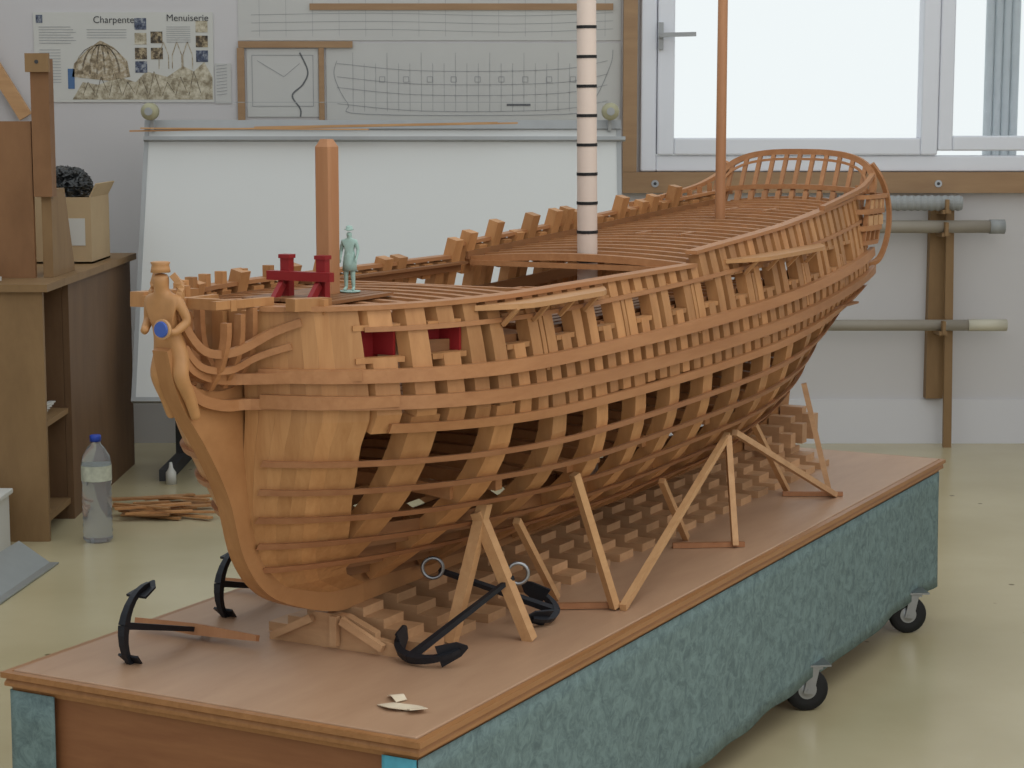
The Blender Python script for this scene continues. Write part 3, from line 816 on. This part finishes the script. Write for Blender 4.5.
for x in(-1.20,.28):
    a.beam((x,7.12,0),(x,7.12,1.15),.04,.04); a.box(x-.02,x+.02,6.75,7.38,0.0,.04); a.beam((x,7.10,.7),(x,6.95,.85),.02,.03)
a.box(-1.20,.28,7.10,7.13,.22,.27)
o=a.obj('stand',[M_ink2]); o.parent=dbd
a=MB(); a.beam((-1.34,7.0,1.200),(.02,6.99,1.228),.006,.006); a.beam((-.9,6.985,1.212),(-.05,6.98,1.228),.010,.008); a.beam((-1.30,6.99,1.21),(-.5,6.98,1.206),.008,.005)
a.obj('wood_batten',[M_light])

be=empty('work_bench')
a=MB(); BX0,BX1,BY0,BY1,BH=-2.4,-1.37,5.76,7.12,.765
a.box(BX0,BX1+.02,BY0-.02,BY1,BH-.022,BH)
o=a.obj('bench_top',[M_ply]); o.parent=be
a=MB(); a.box(BX0,BX1,BY0,BY0+.02,0,BH-.0225); a.box(BX1-.02,BX1,BY0+.34,BY1-.02,0,BH-.0225,1); a.box(BX0,BX1-.021,BY0+.34,BY0+.36,0,BH-.0225,1)
a.box(BX0,BX1-.01,BY0+.021,BY0+.339,.335,.352); a.box(BX0,BX1-.01,BY0+.021,BY0+.339,.05,.068); a.box(-1.72,-1.70,BY0+.021,BY0+.339,.07,.334,1); a.box(-1.72,-1.70,BY0+.021,BY0+.339,.353,.742,1)
o=a.obj('carcass',[M_ply,M_plyd]); o.parent=be
a=MB(); a.box(-1.5,-1.42,BY0+.05,BY0+.2,.3525,.362)
for k in range(5): a.beam((-1.55+.03*k,BY0+.06,.367+.004*k),(-1.41,BY0+.18+.02*k,.367+.004*k),.02,.004)
o=a.obj('shelf_papers',[M_paper]); o.parent=be
a=MB(); a.box(-2.35,-1.44,5.98,6.0,BH+.0005,1.235); a.box(-1.435,-1.38,5.97,6.03,1.01,1.42); a.box(-1.445,-1.375,5.95,5.969,1.38,1.435,1)
a.prism([(6.0,BH+.0005),(6.30,BH+.0005),(6.18,1.03),(6.0,1.03)],lambda p,s:(-1.42+.03*s,p[0],p[1]),1)
a.lathe((-1.41,5.948,1.41),[(.006,0),(.006,.003)],10,2,axis='y')
a.obj('wooden_jig_cabinet',[wood('orange_plywood',(122,86,56),(146,106,72),(12,12,4),rough=.6,isl=.05,bump=.05),M_ply,M_ink2])
# open cardboard box with flaps and packing
M_card=plain('cardboard',(182,158,124),.85,var=.12,scale=9)
a=MB(); bx0,bx1,by0,by1,b0,b1=-1.59,-1.395,6.58,6.88,BH+.0005,.985
a.box(bx0,bx1,by0,by0+.006,b0,b1); a.box(bx0,bx1,by1-.006,by1,b0,b1); a.box(bx0,bx0+.006,by0+.006,by1-.006,b0,b1); a.box(bx1-.006,bx1,by0+.006,by1-.006,b0,b1); a.box(bx0,bx1,by0,by1,b0,b0+.006)
a.box(bx0+.01,bx1-.01,by0+.01,by1-.01,b0+.02,b1-.005,1)
a.beam((bx1-.003,(by0+by1)/2,b1),(bx1+.02,(by0+by1)/2,b1+.045),by1-by0,.004,up=(1,0,0)); a.box(bx0+.08,bx0+.10,by0-.0015,by0,b0,b1,1)
a.box(bx0+.11,bx1-.02,by0-.002,by0,b0+.06,b0+.15,2)
a.obj('cardboard_box',[M_card,plain('packing_tape',(196,178,148),.5),M_paper])
bm=bmesh.new(); bmesh.ops.create_icosphere(bm,subdivisions=5,radius=1)
for v in bm.verts:
    p=v.co.copy(); r=1+.22*noise.noise(p*1.3)+.10*(1-abs(noise.noise(p*4+Vector((3,1,2))))*2.5)
    r+=.05*(1-abs(noise.noise(p*9))*2.5)
    v.co=p*r; v.co.x*=.080; v.co.y*=.12; v.co.z*=.060
    if v.co.z<-.032: v.co.z=-.032
for k in range(2):
    pass
me=bpy.data.meshes.new('black_bag'); bm.to_mesh(me); bm.free()
for p in me.polygons: p.use_smooth=False
me.materials.append(plain('black_plastic',(24,26,28),.28,spec=.6)); o=bpy.data.objects.new('plastic_bag',me); sc.collection.objects.link(o); o.location=(-1.50,6.73,1.0185)
a=MB(); a.box(-1.62,-1.56,5.80,5.86,BH+.0005,BH+.03); a.beam((-1.70,5.82,BH+.012),(-1.50,5.80,BH+.012),.02,.012); a.lathe((-1.53,5.85,BH+.0005),[(.014,0),(.014,.04),(.006,.05)],12)
a.obj('bench_clutter',[M_paper])

bo=empty('water_bottle',Matrix.Translation((-1.228,5.77,0)))
m,nt,b=nodes('pet_plastic'); b.inputs['Transmission Weight'].default_value=.85; b.inputs['IOR'].default_value=1.2; b.inputs['Roughness'].default_value=.08; b.inputs['Base Color'].default_value=lin(228,233,240)
a=MB(); pr_=[(.036,0),(.043,.008)]
for k in range(9): pr_+= [(.044,.015+.018*k),(.0415,.024+.018*k)]
pr_+=[(.044,.18),(.044,.23),(.040,.255),(.026,.28),(.0145,.293),(.0135,.302)]
a.lathe((0,0,0),pr_,28); o=a.obj('bottle',[m]); o.parent=bo
a=MB(); a.lathe((0,0,.300),[(.0165,0),(.0165,.017),(.014,.019)],20); o=a.obj('cap',[plain('blue_cap',(40,70,170),.4)]); o.parent=bo
a=MB(); a.lathe((0,0,.185),[(.0448,0),(.0448,.045)],28,cap=False); o=a.obj('label',[plain('label',(184,186,170),.5,var=.35,scale=60)]); o.parent=bo

a=MB()
for k in range(30):
    x=-1.12+random.uniform(-.07,.11); y=6.25+random.uniform(-.18,.10); z=.006+.003*(k%12); an=random.uniform(-.5,.5); l=random.uniform(.05,.12)
    a.beam((x-l*math.cos(an),y-l*math.sin(an),z),(x+l*math.cos(an),y+l*math.sin(an),z+.002),random.uniform(.012,.03),.006)
a.obj('wood_offcuts_pile',[M_frame])
a=MB(); a.lathe((-1.17,6.70,0),[(.018,0),(.018,.04),(.008,.055),(.005,.075)],14); a.obj('glue_bottle',[M_paper])
a=MB(); a.box(-1.80,-1.465,5.52,5.68,0,.16); a.box(-1.81,-1.455,5.51,5.69,.16,.175); a.obj('white_carton',[M_paper],bevel=.003)
a=MB(); a.sweep([[(-1.275,5.46,.002),(-1.30,5.46,.002),(-1.40,5.50,.055),(-1.395,5.50,.059),(-1.30,5.46,.006),(-1.275,5.46,.006)],[(-1.335,4.80,.002),(-1.36,4.80,.002),(-1.47,4.84,.055),(-1.465,4.84,.059),(-1.36,4.80,.006),(-1.335,4.80,.006)]])
a.obj('sheet_metal_angle',[plain('galvanised',(158,162,162),.4,.5)])
a=MB(); a.beam((-2.10,YW-.04,1.70),(-1.83,YW-.04,1.25),.05,.025,up=(0,1,0)); a.obj('wall_batten',[M_light])

# ------------------------------------------------------------------ lights, world, camera
wd=bpy.data.worlds.new('World'); sc.world=wd; wd.use_nodes=True
bg=wd.node_tree.nodes['Background']; bg.inputs[0].default_value=(.93,.99,1,1); bg.inputs[1].default_value=.94
def area(name,loc,tgt,sx,sy,p,col):
    l=bpy.data.lights.new(name,'AREA'); l.shape='RECTANGLE'; l.size=sx; l.size_y=sy; l.energy=p; l.color=col
    o=bpy.data.objects.new(name,l); sc.collection.objects.link(o); o.location=loc; o.rotation_euler=(Vector(tgt)-Vector(loc)).to_track_quat('-Z','Y').to_euler()
area('added_overhead_light',(1.0,2.2,2.75),(.4,3.8,.6),2.2,1.2,14,(1,.95,.88))  # added soft light from overhead
area('added_side_light',(3.0,1.0,1.9),(.2,4.0,.7),2.0,1.4,28,(1,.95,.90))  # added light that brightens from the right, the wall there has no window
cam=bpy.data.cameras.new('camera'); cam.lens=1982*36/1024; cam.sensor_width=36; cam.clip_start=.05
co=bpy.data.objects.new('camera',cam); sc.collection.objects.link(co); co.location=(0,0,1.24); co.rotation_euler=(math.radians(90-7.6),0,0)
sc.camera=co
